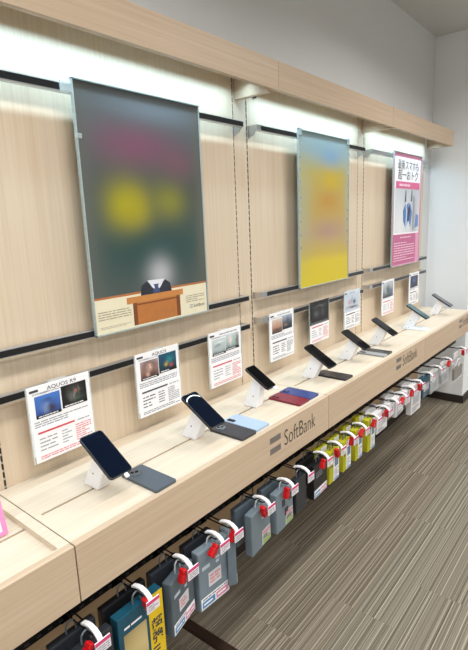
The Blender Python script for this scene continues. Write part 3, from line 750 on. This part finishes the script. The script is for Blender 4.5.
for i, (x0, x1, zt, zb, kind, yaw, label) in enumerate(goods):
    xc = (x0+x1)/2
    k = {'teal2': 'white', 'bag2': 'bag', 'bag3': 'bag'}.get(kind, kind)
    zh = 0.604
    mat = TEAL if kind == 'teal2' else None
    sd = {13: 1, 14: 2, 15: 4, 16: 6, 17: 8, 18: 2, 19: 2, 20: 4, 21: 1}.get(i, i)
    p = package(x0, x1, zt-0.005, zb, label, k, yaw=yaw, seed=sd, mat=mat, th=0.030 if k != 'dark' else 0.026)
    if i == 6:
        w = (x1-x0)/2; h = zt-0.005-zb
        sq = obj('black_squares', B((-w*.05, w*.35, -0.0158, -0.015, h*.30, h*.50), (-w*.35, w*.02, -0.0158, -0.015, h*.58, h*.76), (w*.45, w*.8, -0.0158, -0.015, h*.62, h*.78)), INK, p)
    hx = xc+(0.01 if i != 4 else -0.005)
    hook(hx, 'holding the '+label.split(', ')[0].replace('slightly ', ''), red=i not in (7, 14, 18, 19), lockdx=(-0.012, 0.010, -0.008)[i % 3]-0.006, lockrot=(0.5, -0.3, 0.2, 0.9)[i % 4])
# second packages on the same hooks, behind the front ones
behind = [(0, 'dark', None, 'black package hanging behind the near end lidded one'), (1, 'dark', BLK, 'black package hanging behind the teal and gold one'), (2, 'dark', DARKC, 'dark smoky case pack hanging behind the twisted blue grey pack'),
          (3, 'dark', DARKC, 'dark case pack hanging behind the pack with pink sticker'), (5, 'dark', CASE[2], 'blue grey case pack hanging behind the one with pale label'), (6, 'dark', CASE[2], 'blue grey case pack hanging behind the one with black squares'),
          (8, 'dark', BLK, 'black package hanging behind the one with blue and pink strip'), (9, 'yellow', None, 'yellow green package hanging behind the first yellow green one'), (10, 'yellow', None, 'yellow green package hanging behind the second yellow green one'),
          (11, 'yellow', None, 'yellow green package hanging behind the third yellow green one'), (12, 'yellow', None, 'yellow green package hanging behind the one next to the white packages'),
          (13, 'white', None, 'white package hanging behind the red spotted one'), (15, 'white', None, 'white package hanging behind the second wide white one'), (17, 'white', None, 'white package hanging behind the longest white one')]
for i, kind, mat, label in behind:
    x0, x1, zt, zb = goods[i][:4]
    dy = 0.062
    package(x0-0.004, x1-0.008, zt-0.004, zb+0.012, label, kind, y=-0.420+dy-0.004, th=0.024, mat=mat, seed=30+2*i, yaw=0)

# brown cable cover on the carpet
bm = bmesh.new()
prism(bm, [(-0.025, 0), (0.025, 0), (0.017, 0.008), (-0.017, 0.008)], -1.6, 0.0, swap=lambda u, v, q: (u, q, v))
tag(obj('cable_cover', bm, BROWN, loc=(1.110, -0.03, 0), rot=(0, 0, R(1.5))), 'flat dark brown cable cover running out across the striped carpet', 'cable cover')

# ------------------------------------------------------------------ light
def area(name, loc, size, power, color=(1, 1, 1), rot=(0, 0, 0), spread=180):
    l = bpy.data.lights.new(name, 'AREA'); l.shape = 'RECTANGLE'; l.size, l.size_y = size; l.energy = power; l.color = color; l.spread = R(spread)
    o = bpy.data.objects.new(name, l); C.objects.link(o); o.location = loc; o.rotation_euler = rot
    return o
for x in (-1.6, 0.6, 2.8, 5.0):
    for y in (-1.25, -3.1):
        area('ceiling_lamp', (x, y, 2.87), (1.2, 0.3), 22, (1.0, 0.985, 0.96), spread=150)
for a, b in BAYS:
    xc = (a+b)/2
    area('canopy_led', (xc, -0.085, 2.108), (b-a-0.03, 0.012), 2.9, (0.52, 0.80, 1.0), rot=(R(8), 0, 0), spread=138)
w = bpy.data.worlds.new('room_world'); bpy.context.scene.world = w; w.use_nodes = True
w.node_tree.nodes['Background'].inputs[0].default_value = (0.9, 0.95, 1.0, 1); w.node_tree.nodes['Background'].inputs[1].default_value = 0.1

# ------------------------------------------------------------------ camera
cam = bpy.data.cameras.new('camera'); co = bpy.data.objects.new('camera', cam); C.objects.link(co)
M = [[0.63593668, -0.18180671, 0.75002057], [-0.77074869, -0.10034722, 0.62918749], [-0.03912803, -0.97820077, -0.20394176]]
mw = Matrix(((M[0][0], -M[0][1], -M[0][2], 0.0), (M[1][0], -M[1][1], -M[1][2], -1.34), (M[2][0], -M[2][1], -M[2][2], Z0), (0, 0, 0, 1)))
co.matrix_world = mw
cam.sensor_fit = 'VERTICAL'; cam.sensor_height = 24.0; cam.lens = 484.731/650*24.0; cam.clip_start = 0.02
sc = bpy.context.scene; sc.camera = co
sc.view_settings.view_transform = 'Standard'; sc.view_settings.look = 'None'
sc.view_settings.exposure = 0.38; sc.view_settings.gamma = 1.0
